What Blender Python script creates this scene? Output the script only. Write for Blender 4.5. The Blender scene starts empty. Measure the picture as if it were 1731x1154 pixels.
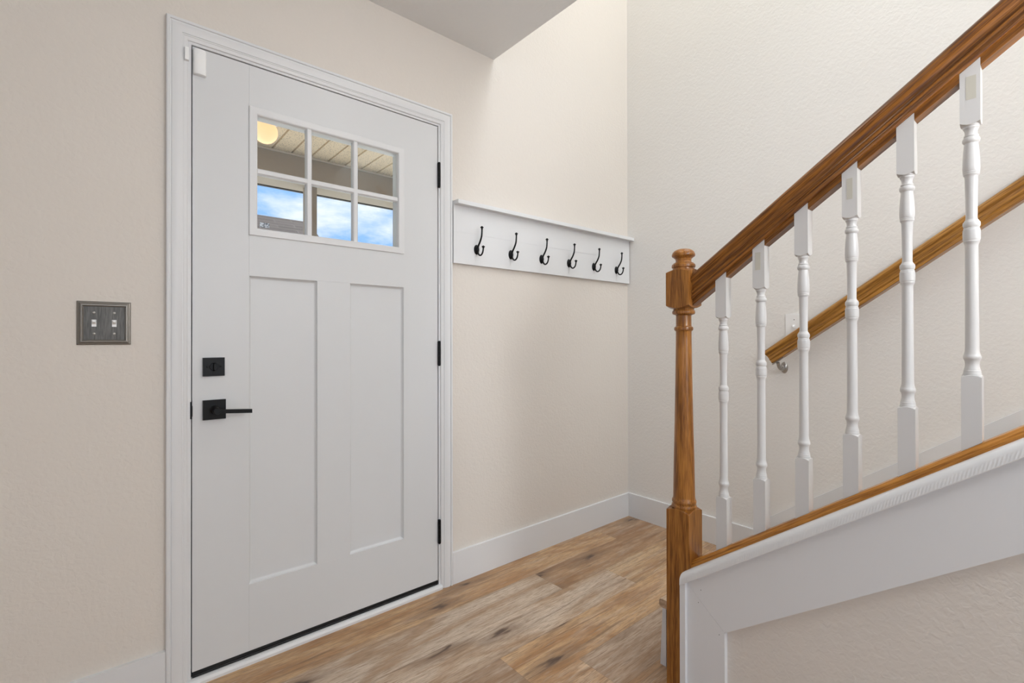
import bpy, bmesh, math, random
from mathutils import Vector, Matrix
random.seed(7)
C = bpy.context.scene.collection
SC = bpy.context.scene
PI = math.pi

# ------------------------------------------------------------------ camera
F_PX, YAW, PITCH, ROLL = 815.767, 0.7039, 0.0036, -0.0015
CAM = Vector((-2.5207, -1.8443, 1.1052))
fwd = Vector((math.sin(YAW)*math.cos(PITCH), math.cos(YAW)*math.cos(PITCH), math.sin(PITCH)))
rgt = Vector((math.cos(YAW), -math.sin(YAW), 0)); upv = rgt.cross(fwd)
r2 = rgt*math.cos(ROLL) + upv*math.sin(ROLL); u2 = -rgt*math.sin(ROLL) + upv*math.cos(ROLL)
cd = bpy.data.cameras.new('camera'); cam = bpy.data.objects.new('camera', cd); C.objects.link(cam)
m = Matrix((r2, u2, -fwd)).transposed().to_4x4(); m.translation = CAM
cam.matrix_world = m
cd.sensor_width = 36; cd.lens = F_PX/1731*36; cd.shift_y = -0.0042; cd.clip_start = 0.02
SC.camera = cam

# ------------------------------------------------------------------ view
SC.view_settings.view_transform = 'Standard'; SC.view_settings.look = 'None'
SC.view_settings.gamma = 1; SC.view_settings.use_curve_mapping = False
SC.view_settings.exposure = 0.24
LAMP_E = 6.0                          # glow of the opal ceiling lamp (built below)
FILL_LAMP_E = 45.0                    # glow of the unseen fill lamp added beside the stairs (built below)

# ------------------------------------------------------------------ world: blue sky with soft clouds
w = bpy.data.worlds.new('world'); SC.world = w; w.use_nodes = True
nt = w.node_tree; nt.nodes.clear()
wo = nt.nodes.new('ShaderNodeOutputWorld'); bg = nt.nodes.new('ShaderNodeBackground')
tc = nt.nodes.new('ShaderNodeTexCoord'); mp = nt.nodes.new('ShaderNodeMapping')
mp.inputs['Scale'].default_value = (1.0, 1.0, 2.6); mp.inputs['Location'].default_value = (3.3, 0.4, 1.1)
no = nt.nodes.new('ShaderNodeTexNoise'); no.inputs['Scale'].default_value = 3.6; no.inputs['Detail'].default_value = 7
no.inputs['Roughness'].default_value = 0.62; no.inputs['Distortion'].default_value = 0.25
cr = nt.nodes.new('ShaderNodeValToRGB')
cr.color_ramp.elements[0].position = 0.44; cr.color_ramp.elements[0].color = (0.27, 0.50, 0.95, 1)
cr.color_ramp.elements[1].position = 0.60; cr.color_ramp.elements[1].color = (0.80, 0.86, 0.96, 1)
nt.links.new(tc.outputs['Generated'], mp.inputs['Vector']); nt.links.new(mp.outputs[0], no.inputs['Vector'])
nt.links.new(no.outputs['Fac'], cr.inputs[0]); nt.links.new(cr.outputs[0], bg.inputs[0])
bg.inputs[1].default_value = 1.05; nt.links.new(bg.outputs[0], wo.inputs[0])

# ------------------------------------------------------------------ lights
def area(name, loc, target, sx, sy, power, col=(1, 1, 1)):
    l = bpy.data.lights.new(name, 'AREA'); l.shape = 'RECTANGLE'; l.size = sx; l.size_y = sy
    l.energy = power; l.color = col
    o = bpy.data.objects.new(name, l); C.objects.link(o); o.location = loc
    o.rotation_euler = (Vector(target)-Vector(loc)).to_track_quat('-Z', 'Y').to_euler()
    return o
area('daylight_back', (-2.2, -4.92, 1.45), (-2.2, 0, 1.45), 2.0, 1.5, 26, (0.92, 0.965, 1.0))
area('daylight_left', (-4.14, -2.6, 1.45), (0, -2.6, 1.45), 2.0, 1.5, 3, (0.92, 0.965, 1.0))
area('daylight_landing', (-0.52, -4.92, 3.9), (-0.40, 0, 0.9), 0.8, 1.2, 29, (0.92, 0.965, 1.0))
area('overhead_fill', (-0.53, -2.1, 4.90), (-0.53, -2.1, 0), 0.8, 2.0, 31, (0.92, 0.965, 1.0))  # overhead fill for the stairwell, paired with the added skylight
sl = bpy.data.lights.new('sun', 'SUN'); sl.energy = 6.5; sl.angle = 0.02; sl.color = (1.0, 0.96, 0.90)
so = bpy.data.objects.new('sun', sl); C.objects.link(so); so.rotation_euler = Vector((-0.50, 0.0, -0.86)).to_track_quat('-Z', 'Y').to_euler()

# ------------------------------------------------------------------ material helpers
def newmat(name):
    mt = bpy.data.materials.new(name); mt.use_nodes = True
    return mt, mt.node_tree, mt.node_tree.nodes['Principled BSDF']
def link(nt, a, b): nt.links.new(a, b)
def plain(name, col, rough=0.5, metal=0.0, bump=None, spec=0.5, coat=0.0):
    mt, nt, b = newmat(name)
    b.inputs['Base Color'].default_value = (*col, 1); b.inputs['Roughness'].default_value = rough
    b.inputs['Metallic'].default_value = metal; b.inputs['Specular IOR Level'].default_value = spec
    b.inputs['Coat Weight'].default_value = coat
    tc = nt.nodes.new('ShaderNodeTexCoord')
    n = nt.nodes.new('ShaderNodeTexNoise')
    sc, st, dist = bump if bump else (60, 0.02, 0.001)
    n.inputs['Scale'].default_value = sc; n.inputs['Detail'].default_value = 3
    bp = nt.nodes.new('ShaderNodeBump'); bp.inputs['Strength'].default_value = st; bp.inputs['Distance'].default_value = dist
    link(nt, tc.outputs['Object'], n.inputs['Vector']); link(nt, n.outputs['Fac'], bp.inputs['Height'])
    link(nt, bp.outputs[0], b.inputs['Normal'])
    return mt
def drywall(name, col, strength=0.5, scale=75, patch=False):
    mt, nt, b = newmat(name)
    b.inputs['Base Color'].default_value = (*col, 1); b.inputs['Roughness'].default_value = 0.62
    b.inputs['Specular IOR Level'].default_value = 0.3
    tc = nt.nodes.new('ShaderNodeTexCoord')
    n = nt.nodes.new('ShaderNodeTexNoise'); n.inputs['Scale'].default_value = scale; n.inputs['Detail'].default_value = 2.5
    n.inputs['Distortion'].default_value = 0.6; n.inputs['Roughness'].default_value = 0.45
    n2 = nt.nodes.new('ShaderNodeTexNoise'); n2.inputs['Scale'].default_value = scale*0.35; n2.inputs['Detail'].default_value = 1
    ad = nt.nodes.new('ShaderNodeMath'); ad.operation = 'MULTIPLY_ADD'; ad.inputs[1].default_value = 0.5
    bp = nt.nodes.new('ShaderNodeBump'); bp.inputs['Strength'].default_value = strength; bp.inputs['Distance'].default_value = 0.0016
    link(nt, tc.outputs['Object'], n.inputs['Vector']); link(nt, tc.outputs['Object'], n2.inputs['Vector'])
    link(nt, n2.outputs['Fac'], ad.inputs[0]); link(nt, n.outputs['Fac'], ad.inputs[2])
    h = ad.outputs[0]
    if patch:      # a rough plaster repair spot just under the ceiling corner
        vd = nt.nodes.new('ShaderNodeVectorMath'); vd.operation = 'DISTANCE'
        vd.inputs[1].default_value = (-1.055, 0, 2.395)
        link(nt, tc.outputs['Object'], vd.inputs[0])
        mr = nt.nodes.new('ShaderNodeMapRange'); mr.inputs['From Min'].default_value = 0.055; mr.inputs['From Max'].default_value = 0.03
        link(nt, vd.outputs['Value'], mr.inputs['Value'])
        n3 = nt.nodes.new('ShaderNodeTexNoise'); n3.inputs['Scale'].default_value = 45; n3.inputs['Distortion'].default_value = 2.5
        link(nt, tc.outputs['Object'], n3.inputs['Vector'])
        mu = nt.nodes.new('ShaderNodeMath'); mu.operation = 'MULTIPLY'
        link(nt, mr.outputs[0], mu.inputs[0]); link(nt, n3.outputs['Fac'], mu.inputs[1])
        m3 = nt.nodes.new('ShaderNodeMath'); m3.operation = 'MULTIPLY_ADD'; m3.inputs[1].default_value = 2.5
        link(nt, mu.outputs[0], m3.inputs[0]); link(nt, h, m3.inputs[2]); h = m3.outputs[0]
    link(nt, h, bp.inputs['Height']); link(nt, bp.outputs[0], b.inputs['Normal'])
    return mt
def oak(name, axis=2, light=(0.43, 0.178, 0.036), dark=(0.17, 0.058, 0.010), seed=0.0, rough=0.30):
    mt, nt, b = newmat(name)
    tc = nt.nodes.new('ShaderNodeTexCoord'); mp = nt.nodes.new('ShaderNodeMapping')
    sc = [1, 1, 1]; sc[axis] = 0.045; mp.inputs['Scale'].default_value = sc; mp.inputs['Location'].default_value = (seed, seed*0.7, seed*1.3)
    link(nt, tc.outputs['Object'], mp.inputs['Vector'])
    fine = nt.nodes.new('ShaderNodeTexNoise'); fine.inputs['Scale'].default_value = 420; fine.inputs['Detail'].default_value = 4
    mid = nt.nodes.new('ShaderNodeTexNoise'); mid.inputs['Scale'].default_value = 130; mid.inputs['Detail'].default_value = 4
    mid.inputs['Distortion'].default_value = 0.8
    wv = nt.nodes.new('ShaderNodeTexWave'); wv.wave_type = 'RINGS'; wv.inputs['Scale'].default_value = 22
    wv.inputs['Distortion'].default_value = 7; wv.inputs['Detail'].default_value = 2; wv.inputs['Detail Scale'].default_value = 1.4
    for n in (fine, mid, wv): link(nt, mp.outputs[0], n.inputs['Vector'])
    a = nt.nodes.new('ShaderNodeMath'); a.operation = 'MULTIPLY_ADD'; a.inputs[1].default_value = 0.70
    link(nt, fine.outputs['Fac'], a.inputs[0])
    a2 = nt.nodes.new('ShaderNodeMath'); a2.operation = 'MULTIPLY_ADD'; a2.inputs[1].default_value = 0.40
    link(nt, mid.outputs['Fac'], a2.inputs[0])
    a3 = nt.nodes.new('ShaderNodeMath'); a3.operation = 'MULTIPLY'; a3.inputs[1].default_value = 0.14
    link(nt, wv.outputs['Fac'], a3.inputs[0]); link(nt, a3.outputs[0], a2.inputs[2]); link(nt, a2.outputs[0], a.inputs[2])
    cr = nt.nodes.new('ShaderNodeValToRGB'); e = cr.color_ramp.elements
    e[0].position = 0.48; e[0].color = (*dark, 1); e[1].position = 0.76; e[1].color = (*light, 1)
    link(nt, a.outputs[0], cr.inputs[0]); link(nt, cr.outputs[0], b.inputs['Base Color'])
    b.inputs['Roughness'].default_value = rough; b.inputs['Coat Weight'].default_value = 0.15; b.inputs['Coat Roughness'].default_value = 0.2; b.inputs['Specular IOR Level'].default_value = 0.35
    bp = nt.nodes.new('ShaderNodeBump'); bp.inputs['Strength'].default_value = 0.12; bp.inputs['Distance'].default_value = 0.0006
    link(nt, a.outputs[0], bp.inputs['Height']); link(nt, bp.outputs[0], b.inputs['Normal'])
    return mt

M = {}
M['wall'] = drywall('cream_wall_paint', (0.745, 0.690, 0.625), 0.75, patch=True)
M['wallr'] = drywall('pale_wall_paint', (0.835, 0.812, 0.775), 0.85)
M['ceil'] = drywall('ceiling_paint', (0.80, 0.795, 0.785), 0.8, 60)
M['trim'] = plain('white_trim_paint', (0.76, 0.76, 0.76), 0.38)
M['door'] = plain('white_door_paint', (0.705, 0.71, 0.71), 0.42, bump=(90, 0.05, 0.001))
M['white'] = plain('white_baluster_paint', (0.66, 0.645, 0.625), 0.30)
def cap_mat():
    mt, nt, b = newmat('white_cap_paint'); b.inputs['Base Color'].default_value = (.76, .76, .755, 1); b.inputs['Roughness'].default_value = .36
    tc = nt.nodes.new('ShaderNodeTexCoord'); mp = nt.nodes.new('ShaderNodeMapping'); mp.inputs['Rotation'].default_value = (math.radians(-12), 0, 0)
    mp.inputs['Scale'].default_value = (1, 1, 1)
    wv = nt.nodes.new('ShaderNodeTexWave'); wv.bands_direction = 'Y'; wv.inputs['Scale'].default_value = 62; wv.inputs['Distortion'].default_value = 1.5; wv.inputs['Detail'].default_value = 2
    ge = nt.nodes.new('ShaderNodeNewGeometry'); sx = nt.nodes.new('ShaderNodeSeparateXYZ'); link(nt, ge.outputs['True Normal'], sx.inputs[0])
    st = nt.nodes.new('ShaderNodeMapRange'); st.inputs['From Min'].default_value = -.90; st.inputs['From Max'].default_value = -.99; link(nt, sx.outputs['X'], st.inputs['Value'])
    mu = nt.nodes.new('ShaderNodeMath'); mu.operation = 'MULTIPLY'; link(nt, wv.outputs['Fac'], mu.inputs[0]); link(nt, st.outputs[0], mu.inputs[1])
    bp = nt.nodes.new('ShaderNodeBump'); bp.inputs['Strength'].default_value = .35; bp.inputs['Distance'].default_value = .0008
    link(nt, tc.outputs['Object'], mp.inputs[0]); link(nt, mp.outputs[0], wv.inputs['Vector']); link(nt, mu.outputs[0], bp.inputs['Height']); link(nt, bp.outputs[0], b.inputs['Normal'])
    return mt
M['cap'] = cap_mat()
M['plastic'] = plain('white_plastic', (0.93, 0.93, 0.92), 0.35)
M['black'] = plain('matte_black_metal', (0.004, 0.004, 0.0045), 0.38, 0.0, spec=0.22)
M['rubber'] = plain('black_rubber', (0.006, 0.006, 0.007), 0.4, spec=0.3)
M['nickel'] = plain('dull_nickel', (0.42, 0.40, 0.37), 0.35, 0.9)
M['oak_v'] = oak('honey_oak_vertical', 2)
M['oak_r'] = oak('honey_oak_rail', 1, light=(0.31, 0.118, 0.020), dark=(0.105, 0.034, 0.0055), seed=3.1)
M['oak_w'] = oak('honey_oak_wall_rail', 1, light=(0.47, 0.22, 0.040), dark=(0.20, 0.082, 0.012), seed=5.7)
M['oak_s'] = oak('honey_oak_shoe', 1, light=(0.58, 0.25, 0.045), dark=(0.29, 0.105, 0.014), seed=1.7)
M['tread'] = oak('oak_tread', 0, light=(0.66, 0.50, 0.36), dark=(0.42, 0.29, 0.18), seed=8.2, rough=0.4)

def glass_mat():
    mt = bpy.data.materials.new('clear_glass'); mt.use_nodes = True; nt = mt.node_tree; nt.nodes.clear()
    o = nt.nodes.new('ShaderNodeOutputMaterial'); t = nt.nodes.new('ShaderNodeBsdfTransparent'); g = nt.nodes.new('ShaderNodeBsdfGlossy')
    g.inputs['Roughness'].default_value = 0.02; t.inputs[0].default_value = (0.97, 0.985, 0.98, 1)
    mx = nt.nodes.new('ShaderNodeMixShader'); fr = nt.nodes.new('ShaderNodeFresnel'); fr.inputs[0].default_value = 1.35
    link(nt, fr.outputs[0], mx.inputs[0]); link(nt, t.outputs[0], mx.inputs[1]); link(nt, g.outputs[0], mx.inputs[2]); link(nt, mx.outputs[0], o.inputs[0])
    return mt
M['glass'] = glass_mat()
def emit(name, col, s):
    mt, nt, b = newmat(name); b.inputs['Base Color'].default_value = (*col, 1)
    b.inputs['Emission Color'].default_value = (*col, 1); b.inputs['Emission Strength'].default_value = s
    return mt

def floor_mat():
    mt, nt, b = newmat('oak_look_vinyl_planks')
    at = nt.nodes.new('ShaderNodeAttribute'); at.attribute_name = 'tone'
    uv = nt.nodes.new('ShaderNodeUVMap'); uv.uv_map = 'plank'
    se = nt.nodes.new('ShaderNodeAttribute'); se.attribute_name = 'seed'
    def mapped(sx, sy):
        mp = nt.nodes.new('ShaderNodeVectorMath'); mp.operation = 'MULTIPLY'; mp.inputs[1].default_value = (sx, sy, 1)
        link(nt, uv.outputs[0], mp.inputs[0])
        ad = nt.nodes.new('ShaderNodeVectorMath'); ad.operation = 'ADD'
        link(nt, mp.outputs[0], ad.inputs[0]); link(nt, se.outputs['Color'], ad.inputs[1])
        return ad.outputs[0]
    def noise(vec, scale, detail, dist=0.0, rough=0.5):
        n = nt.nodes.new('ShaderNodeTexNoise'); n.inputs['Scale'].default_value = scale; n.inputs['Detail'].default_value = detail
        n.inputs['Distortion'].default_value = dist; n.inputs['Roughness'].default_value = rough
        link(nt, vec, n.inputs['Vector']); return n.outputs['Fac']
    def ramp(fac, p0, p1, c0=(0, 0, 0), c1=(1, 1, 1)):
        r = nt.nodes.new('ShaderNodeValToRGB'); r.color_ramp.elements[0].position = p0; r.color_ramp.elements[1].position = p1
        r.color_ramp.elements[0].color = (*c0, 1); r.color_ramp.elements[1].color = (*c1, 1); link(nt, fac, r.inputs[0]); return r.outputs[0]
    def mix(fac, a, bb, mode='MIX', f=None):
        mx = nt.nodes.new('ShaderNodeMix'); mx.data_type = 'RGBA'; mx.blend_type = mode
        if fac is None: mx.inputs[0].default_value = f
        else: link(nt, fac, mx.inputs[0])
        for s, v in ((6, a), (7, bb)):
            if isinstance(v, tuple): mx.inputs[s].default_value = (*v, 1)
            else: link(nt, v, mx.inputs[s])
        return mx.outputs[2]
    # broad brown clouds running with the grain
    broad = ramp(noise(mapped(1.5, 8), 1.0, 4, 1.6), 0.44, 0.62)
    col = mix(broad, at.outputs['Color'], mix(None, at.outputs['Color'], (0.70, 0.58, 0.47), 'MULTIPLY', 1.0))
    pale = ramp(noise(mapped(2.2, 16), 1.3, 4, 0.6), 0.52, 0.70)
    col = mix(ramp(noise(mapped(2.2, 16), 1.3, 4, 0.6), 0.50, 0.75, (0, 0, 0), (0.5, 0.5, 0.5)), col, (0.56, 0.47, 0.38))
    # cathedral grain lines
    wv = nt.nodes.new('ShaderNodeTexWave'); wv.wave_type = 'BANDS'; wv.bands_direction = 'Y'; wv.inputs['Scale'].default_value = 1.0
    wv.inputs['Distortion'].default_value = 9; wv.inputs['Detail'].default_value = 3; wv.inputs['Detail Scale'].default_value = 0.8
    link(nt, mapped(1.0, 11), wv.inputs['Vector'])
    col = mix(ramp(wv.outputs['Fac'], 0.0, 0.35, (0.20, 0.20, 0.20), (0, 0, 0)), col, (0.28, 0.175, 0.10))
    # fine pores
    fine = noise(mapped(22, 420), 1.0, 4, 0.3, 0.65)
    col = mix(ramp(fine, 0.38, 0.52, (0.72, 0.72, 0.72), (0, 0, 0)), col, (0.25, 0.155, 0.09))
    fine2 = noise(mapped(12, 190), 1.0, 3, 0.2, 0.6)
    col = mix(ramp(fine2, 0.55, 0.72, (0, 0, 0), (0.35, 0.35, 0.35)), col, (0.66, 0.58, 0.50))
    # knots and dark streaks
    vo = nt.nodes.new('ShaderNodeTexVoronoi'); vo.inputs['Scale'].default_value = 1.0; vo.voronoi_dimensions = '2D'
    wob = nt.nodes.new('ShaderNodeVectorMath'); wob.operation = 'ADD'
    nn = nt.nodes.new('ShaderNodeTexNoise'); nn.inputs['Scale'].default_value = 3; link(nt, mapped(3, 14), nn.inputs['Vector'])
    sc_ = nt.nodes.new('ShaderNodeVectorMath'); sc_.operation = 'SCALE'; sc_.inputs['Scale'].default_value = 0.35
    link(nt, nn.outputs['Color'], sc_.inputs[0]); link(nt, mapped(1.5, 5.2), wob.inputs[0]); link(nt, sc_.outputs[0], wob.inputs[1])
    link(nt, wob.outputs[0], vo.inputs['Vector'])
    col = mix(ramp(vo.outputs['Distance'], 0.05, 0.26, (0.72, 0.72, 0.72), (0, 0, 0)), col, (0.20, 0.125, 0.08))
    col = mix(ramp(vo.outputs['Distance'], 0.03, 0.085, (0.90, 0.90, 0.90), (0, 0, 0)), col, (0.09, 0.055, 0.04))
    streak = noise(mapped(1.1, 22), 1.2, 5, 2.2)
    col = mix(ramp(streak, 0.30, 0.40, (0.60, 0.60, 0.60), (0, 0, 0)), col, (0.20, 0.125, 0.075))
    crack = noise(mapped(2.4, 75), 1.0, 3, 0.8, 0.55)
    col = mix(ramp(crack, 0.285, 0.335, (0.70, 0.70, 0.70), (0, 0, 0)), col, (0.17, 0.10, 0.06))
    link(nt, col, b.inputs['Base Color'])
    b.inputs['Roughness'].default_value = 0.42; b.inputs['Specular IOR Level'].default_value = 0.35
    bp = nt.nodes.new('ShaderNodeBump'); bp.inputs['Strength'].default_value = 0.25; bp.inputs['Distance'].default_value = 0.0007
    link(nt, fine, bp.inputs['Height']); link(nt, bp.outputs[0], b.inputs['Normal'])
    return mt
M['floor'] = floor_mat()

# ------------------------------------------------------------------ mesh helpers
def box(bm, x0, x1, y0, y1, z0, z1):
    v = [bm.verts.new(p) for p in ((x0,y0,z0),(x1,y0,z0),(x1,y1,z0),(x0,y1,z0),(x0,y0,z1),(x1,y0,z1),(x1,y1,z1),(x0,y1,z1))]
    for f in ((0,3,2,1),(4,5,6,7),(0,1,5,4),(1,2,6,5),(2,3,7,6),(3,0,4,7)): bm.faces.new([v[i] for i in f])
def bevel(bm, w, seg=2, ang=30):
    es = [e for e in bm.edges if len(e.link_faces) == 2 and e.calc_face_angle(0) > math.radians(ang)]
    bmesh.ops.bevel(bm, geom=es, offset=w, segments=seg, affect='EDGES', profile=0.6)
def loops(bm, rings, cap=True, closed=True):
    vs = [[bm.verts.new(p) for p in r] for r in rings]; n = len(vs[0])
    for a, b in zip(vs, vs[1:]):
        for i in range(n if closed else n-1):
            j = (i+1) % n; bm.faces.new((a[i], a[j], b[j], b[i]))
    if cap: bm.faces.new(vs[0][::-1]); bm.faces.new(vs[-1])
def lathe(bm, prof, cx=0, cy=0, cz=0, n=32, axis='z', cap=True):
    rings = []
    for z, r in prof:
        ring = []
        for i in range(n):
            a = 2*PI*i/n; c, s = r*math.cos(a), r*math.sin(a)
            if axis == 'z': ring.append((cx+c, cy+s, cz+z))
            elif axis == 'y': ring.append((cx+c, cy+z, cz-s))
            else: ring.append((cx+z, cy+c, cz+s))
        rings.append(ring)
    loops(bm, rings, cap)
def tube(bm, pts, rad, n=12):
    pts = [Vector(p) for p in pts]; rings = []
    for i, p in enumerate(pts):
        t = (pts[min(i+1, len(pts)-1)]-pts[max(i-1, 0)]).normalized()
        x = Vector((1, 0, 0)) if abs(t.x) < 0.9 else Vector((0, 1, 0))
        a = t.cross(x).normalized(); b = t.cross(a)
        r = rad[i] if isinstance(rad, (list, tuple)) else rad
        rings.append([p + a*math.cos(2*PI*k/n)*r + b*math.sin(2*PI*k/n)*r for k in range(n)])
    loops(bm, rings)
def smooth_pts(pts, k=6):
    pts = [Vector(p) for p in pts]; out = []
    P = [pts[0]] + pts + [pts[-1]]
    for i in range(1, len(P)-2):
        for j in range(k):
            t = j/k; p0, p1, p2, p3 = P[i-1], P[i], P[i+1], P[i+2]
            out.append(0.5*((2*p1)+(p2-p0)*t+(2*p0-5*p1+4*p2-p3)*t*t+(3*p1-p0-3*p2+p3)*t**3))
    out.append(pts[-1]); return out
def obj(name, bm, mat, parent=None, smooth=False, mtx=None, ang=35):
    bmesh.ops.recalc_face_normals(bm, faces=bm.faces[:])
    me = bpy.data.meshes.new(name)
    if mtx is not None: bmesh.ops.transform(bm, matrix=mtx.inverted(), verts=bm.verts[:])
    if smooth:
        for f in bm.faces: f.smooth = True
        for e in bm.edges:
            if len(e.link_faces) == 2 and e.calc_face_angle(0) > math.radians(ang): e.smooth = False
    bm.to_mesh(me); bm.free(); me.materials.append(mat)
    o = bpy.data.objects.new(name, me); C.objects.link(o)
    if mtx is not None: o.matrix_world = mtx
    if parent:
        o.parent = parent; o.matrix_parent_inverse = Matrix.Translation(-parent.location)
    return o
def tag(o, label, cat, group=None, kind=None):
    o['label'] = label
    if cat: o['category'] = cat
    if group: o['group'] = group
    if kind: o['kind'] = kind
    return o
def thing(name, loc, label, cat, group=None, kind=None):
    o = bpy.data.objects.new(name, None); C.objects.link(o); o.location = loc; o.empty_display_size = 0.05
    return tag(o, label, cat, group, kind)
def struct(name, bm, mat, label, cat, **k):
    return tag(obj(name, bm, mat, **k), label, cat, kind='structure')
def nb(): return bmesh.new()

# ------------------------------------------------------------------ measured layout
CEIL = 2.464; WELL = -1.0687; TOP = 4.95
DXL, DXR, DZB, DZT = -2.3003, -1.3859, 0.038, 2.0485      # door leaf
OXL, OXR, OZT = -2.3200, -1.3680, 2.0650                  # inner edge of jamb opening in the wall
CL, CRR, CT = -2.3707, -1.3174, 2.1174                    # outer edge of casing
BB = 0.1418                                               # baseboard height
K = -1.1810                                               # outer face of knee wall and newel post
SL = 0.724; TH = math.atan(SL); cT, sT = math.cos(TH), math.sin(TH)
QS = 0.9246; BX = -1.1429; BW = 0.0314                                  # baluster line

# ------------------------------------------------------------------ walls
bm = nb()
box(bm, -4.2, OXL-0.02, 0, 0.14, 0, CEIL)
box(bm, OXL-0.02, OXR+0.02, 0, 0.14, OZT+0.02, CEIL)
box(bm, OXR+0.02, WELL, 0, 0.14, 0, CEIL)
box(bm, WELL, 0.0, 0, 0.14, 0, TOP)
box(bm, -4.2, WELL, 0, 0.14, CEIL, TOP)
bmesh.ops.remove_doubles(bm, verts=bm.verts[:], dist=1e-5)
struct('wall_front', bm, M['wall'], 'cream textured wall around the white front door and the coat rack', 'wall')
bm = nb(); box(bm, 0, 0.14, -5.1, 0.14, 0, TOP)
struct('wall_right', bm, M['wallr'], 'tall pale textured wall running up beside the stairs', 'wall')
bm = nb()                                                   # left wall with a window opening
box(bm, -4.34, -4.2, -5.1, -3.65, 0, CEIL); box(bm, -4.34, -4.2, -1.55, 0.14, 0, CEIL)
box(bm, -4.34, -4.2, -3.65, -1.55, 0, 0.65); box(bm, -4.34, -4.2, -3.65, -1.55, 2.25, CEIL)
struct('wall_left', bm, M['wall'], 'cream wall at the far left of the entry, outside the frame', 'wall')
bm = nb()
box(bm, -4.2, -3.30, -5.1, -4.96, 0, CEIL); box(bm, -1.15, WELL, -5.1, -4.96, 0, CEIL)
box(bm, -3.30, -1.15, -5.1, -4.96, 0, 0.65); box(bm, -3.30, -1.15, -5.1, -4.96, 2.25, CEIL)
box(bm, WELL, 0, -5.1, -4.96, 0, 3.25); box(bm, WELL, 0, -5.1, -4.96, 4.55, TOP)
box(bm, WELL, -0.95, -5.1, -4.96, 3.25, 4.55); box(bm, -0.09, 0, -5.1, -4.96, 3.25, 4.55)
struct('wall_back', bm, M['wall'], 'cream wall behind the photographer with daylight windows', 'wall')
def window(name, x0, x1, y0, y1, z0, z1, label, along):
    root = thing(name, ((x0+x1)/2, (y0+y1)/2, z0), label, 'window', kind='structure')
    bm = nb(); t = 0.05
    if along == 'x':
        box(bm, x0, x0+t, y0, y1, z0, z1); box(bm, x1-t, x1, y0, y1, z0, z1); box(bm, x0+t, x1-t, y0, y1, z0, z0+t); box(bm, x0+t, x1-t, y0, y1, z1-t, z1)
        if x1-x0 > 1.2: box(bm, (x0+x1)/2-.025, (x0+x1)/2+.025, y0, y1, z0+t, z1-t)
        g = nb(); box(g, x0+t, x1-t, (y0+y1)/2-.003, (y0+y1)/2+.003, z0+t, z1-t)
    else:
        box(bm, x0, x1, y0, y0+t, z0, z1); box(bm, x0, x1, y1-t, y1, z0, z1); box(bm, x0, x1, y0+t, y1-t, z0, z0+t); box(bm, x0, x1, y0+t, y1-t, z1-t, z1)
        box(bm, x0, x1, (y0+y1)/2-.025, (y0+y1)/2+.025, z0+t, z1-t)
        g = nb(); box(g, (x0+x1)/2-.003, (x0+x1)/2+.003, y0+t, y1-t, z0+t, z1-t)
    obj('window_frame', bm, M['trim'], root); obj('window_glass', g, M['glass'], root)
window('window_1', -3.30, -1.15, -5.06, -5.0, 0.65, 2.25, 'white framed window in the wall behind the photographer', 'x')
window('window_2', -4.30, -4.24, -3.65, -1.55, 0.65, 2.25, 'white framed window in the far left wall', 'y')
window('window_3', -0.95, -0.09, -5.06, -5.0, 3.25, 4.55, 'white framed window at the top of the stairwell', 'x')
bm = nb(); box(bm, -4.34, WELL, -5.1, 0, CEIL, CEIL+0.28)
struct('ceiling', bm, M['ceil'], 'white textured ceiling above the door, ending at the open stairwell', 'ceiling')
bm = nb(); box(bm, WELL-0.10, WELL-0.001, -4.96, -0.001, CEIL+0.28, TOP)
struct('wall_stairwell', bm, M['wallr'], 'upper wall enclosing the stairwell above the entry ceiling', 'wall')
bm = nb(); box(bm, WELL-0.12, 0.14, -5.1, -3.15, TOP, TOP+0.1); box(bm, WELL-0.12, 0.14, -0.65, 0.14, TOP, TOP+0.1); box(bm, WELL-0.12, -.97, -3.15, -0.65, TOP, TOP+0.1); box(bm, -.09, .14, -3.15, -0.65, TOP, TOP+0.1)
struct('ceiling_stairwell', bm, M['ceil'], 'white ceiling high over the stairwell', 'ceiling')

# ------------------------------------------------------------------ floor: planks 0.18 m wide running along the door wall
TONES = {'gold': (0.610, 0.389, 0.209), 'brown': (0.475, 0.300, 0.170), 'grey': (0.640, 0.515, 0.395), 'tan': (0.634, 0.435, 0.253),
         'pale': (0.708, 0.510, 0.338), 'dark': (0.451, 0.290, 0.177), 'greybrown': (0.500, 0.375, 0.275)}
rows = {0: ([-3.3, -0.35], ['tan', 'gold', 'brown']),
        1: ([-2.45, -0.968], ['gold', 'grey', 'brown']),
        2: ([-2.05, -0.678], ['tan', 'grey', 'tan']),
        3: ([-2.9, -1.47, -0.10], ['grey', 'greybrown', 'gold', 'brown']),
        4: ([-2.6, -1.2635], ['gold', 'pale', 'greybrown']),
        5: ([-3.2, -1.75, -0.4], ['brown', 'tan', 'brown', 'dark'])}
bm = nb(); cl = bm.loops.layers.float_color.new('tone'); sl = bm.loops.layers.float_color.new('seed'); ul = bm.loops.layers.uv.new('plank')
W = 0.18
names = list(TONES)
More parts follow.
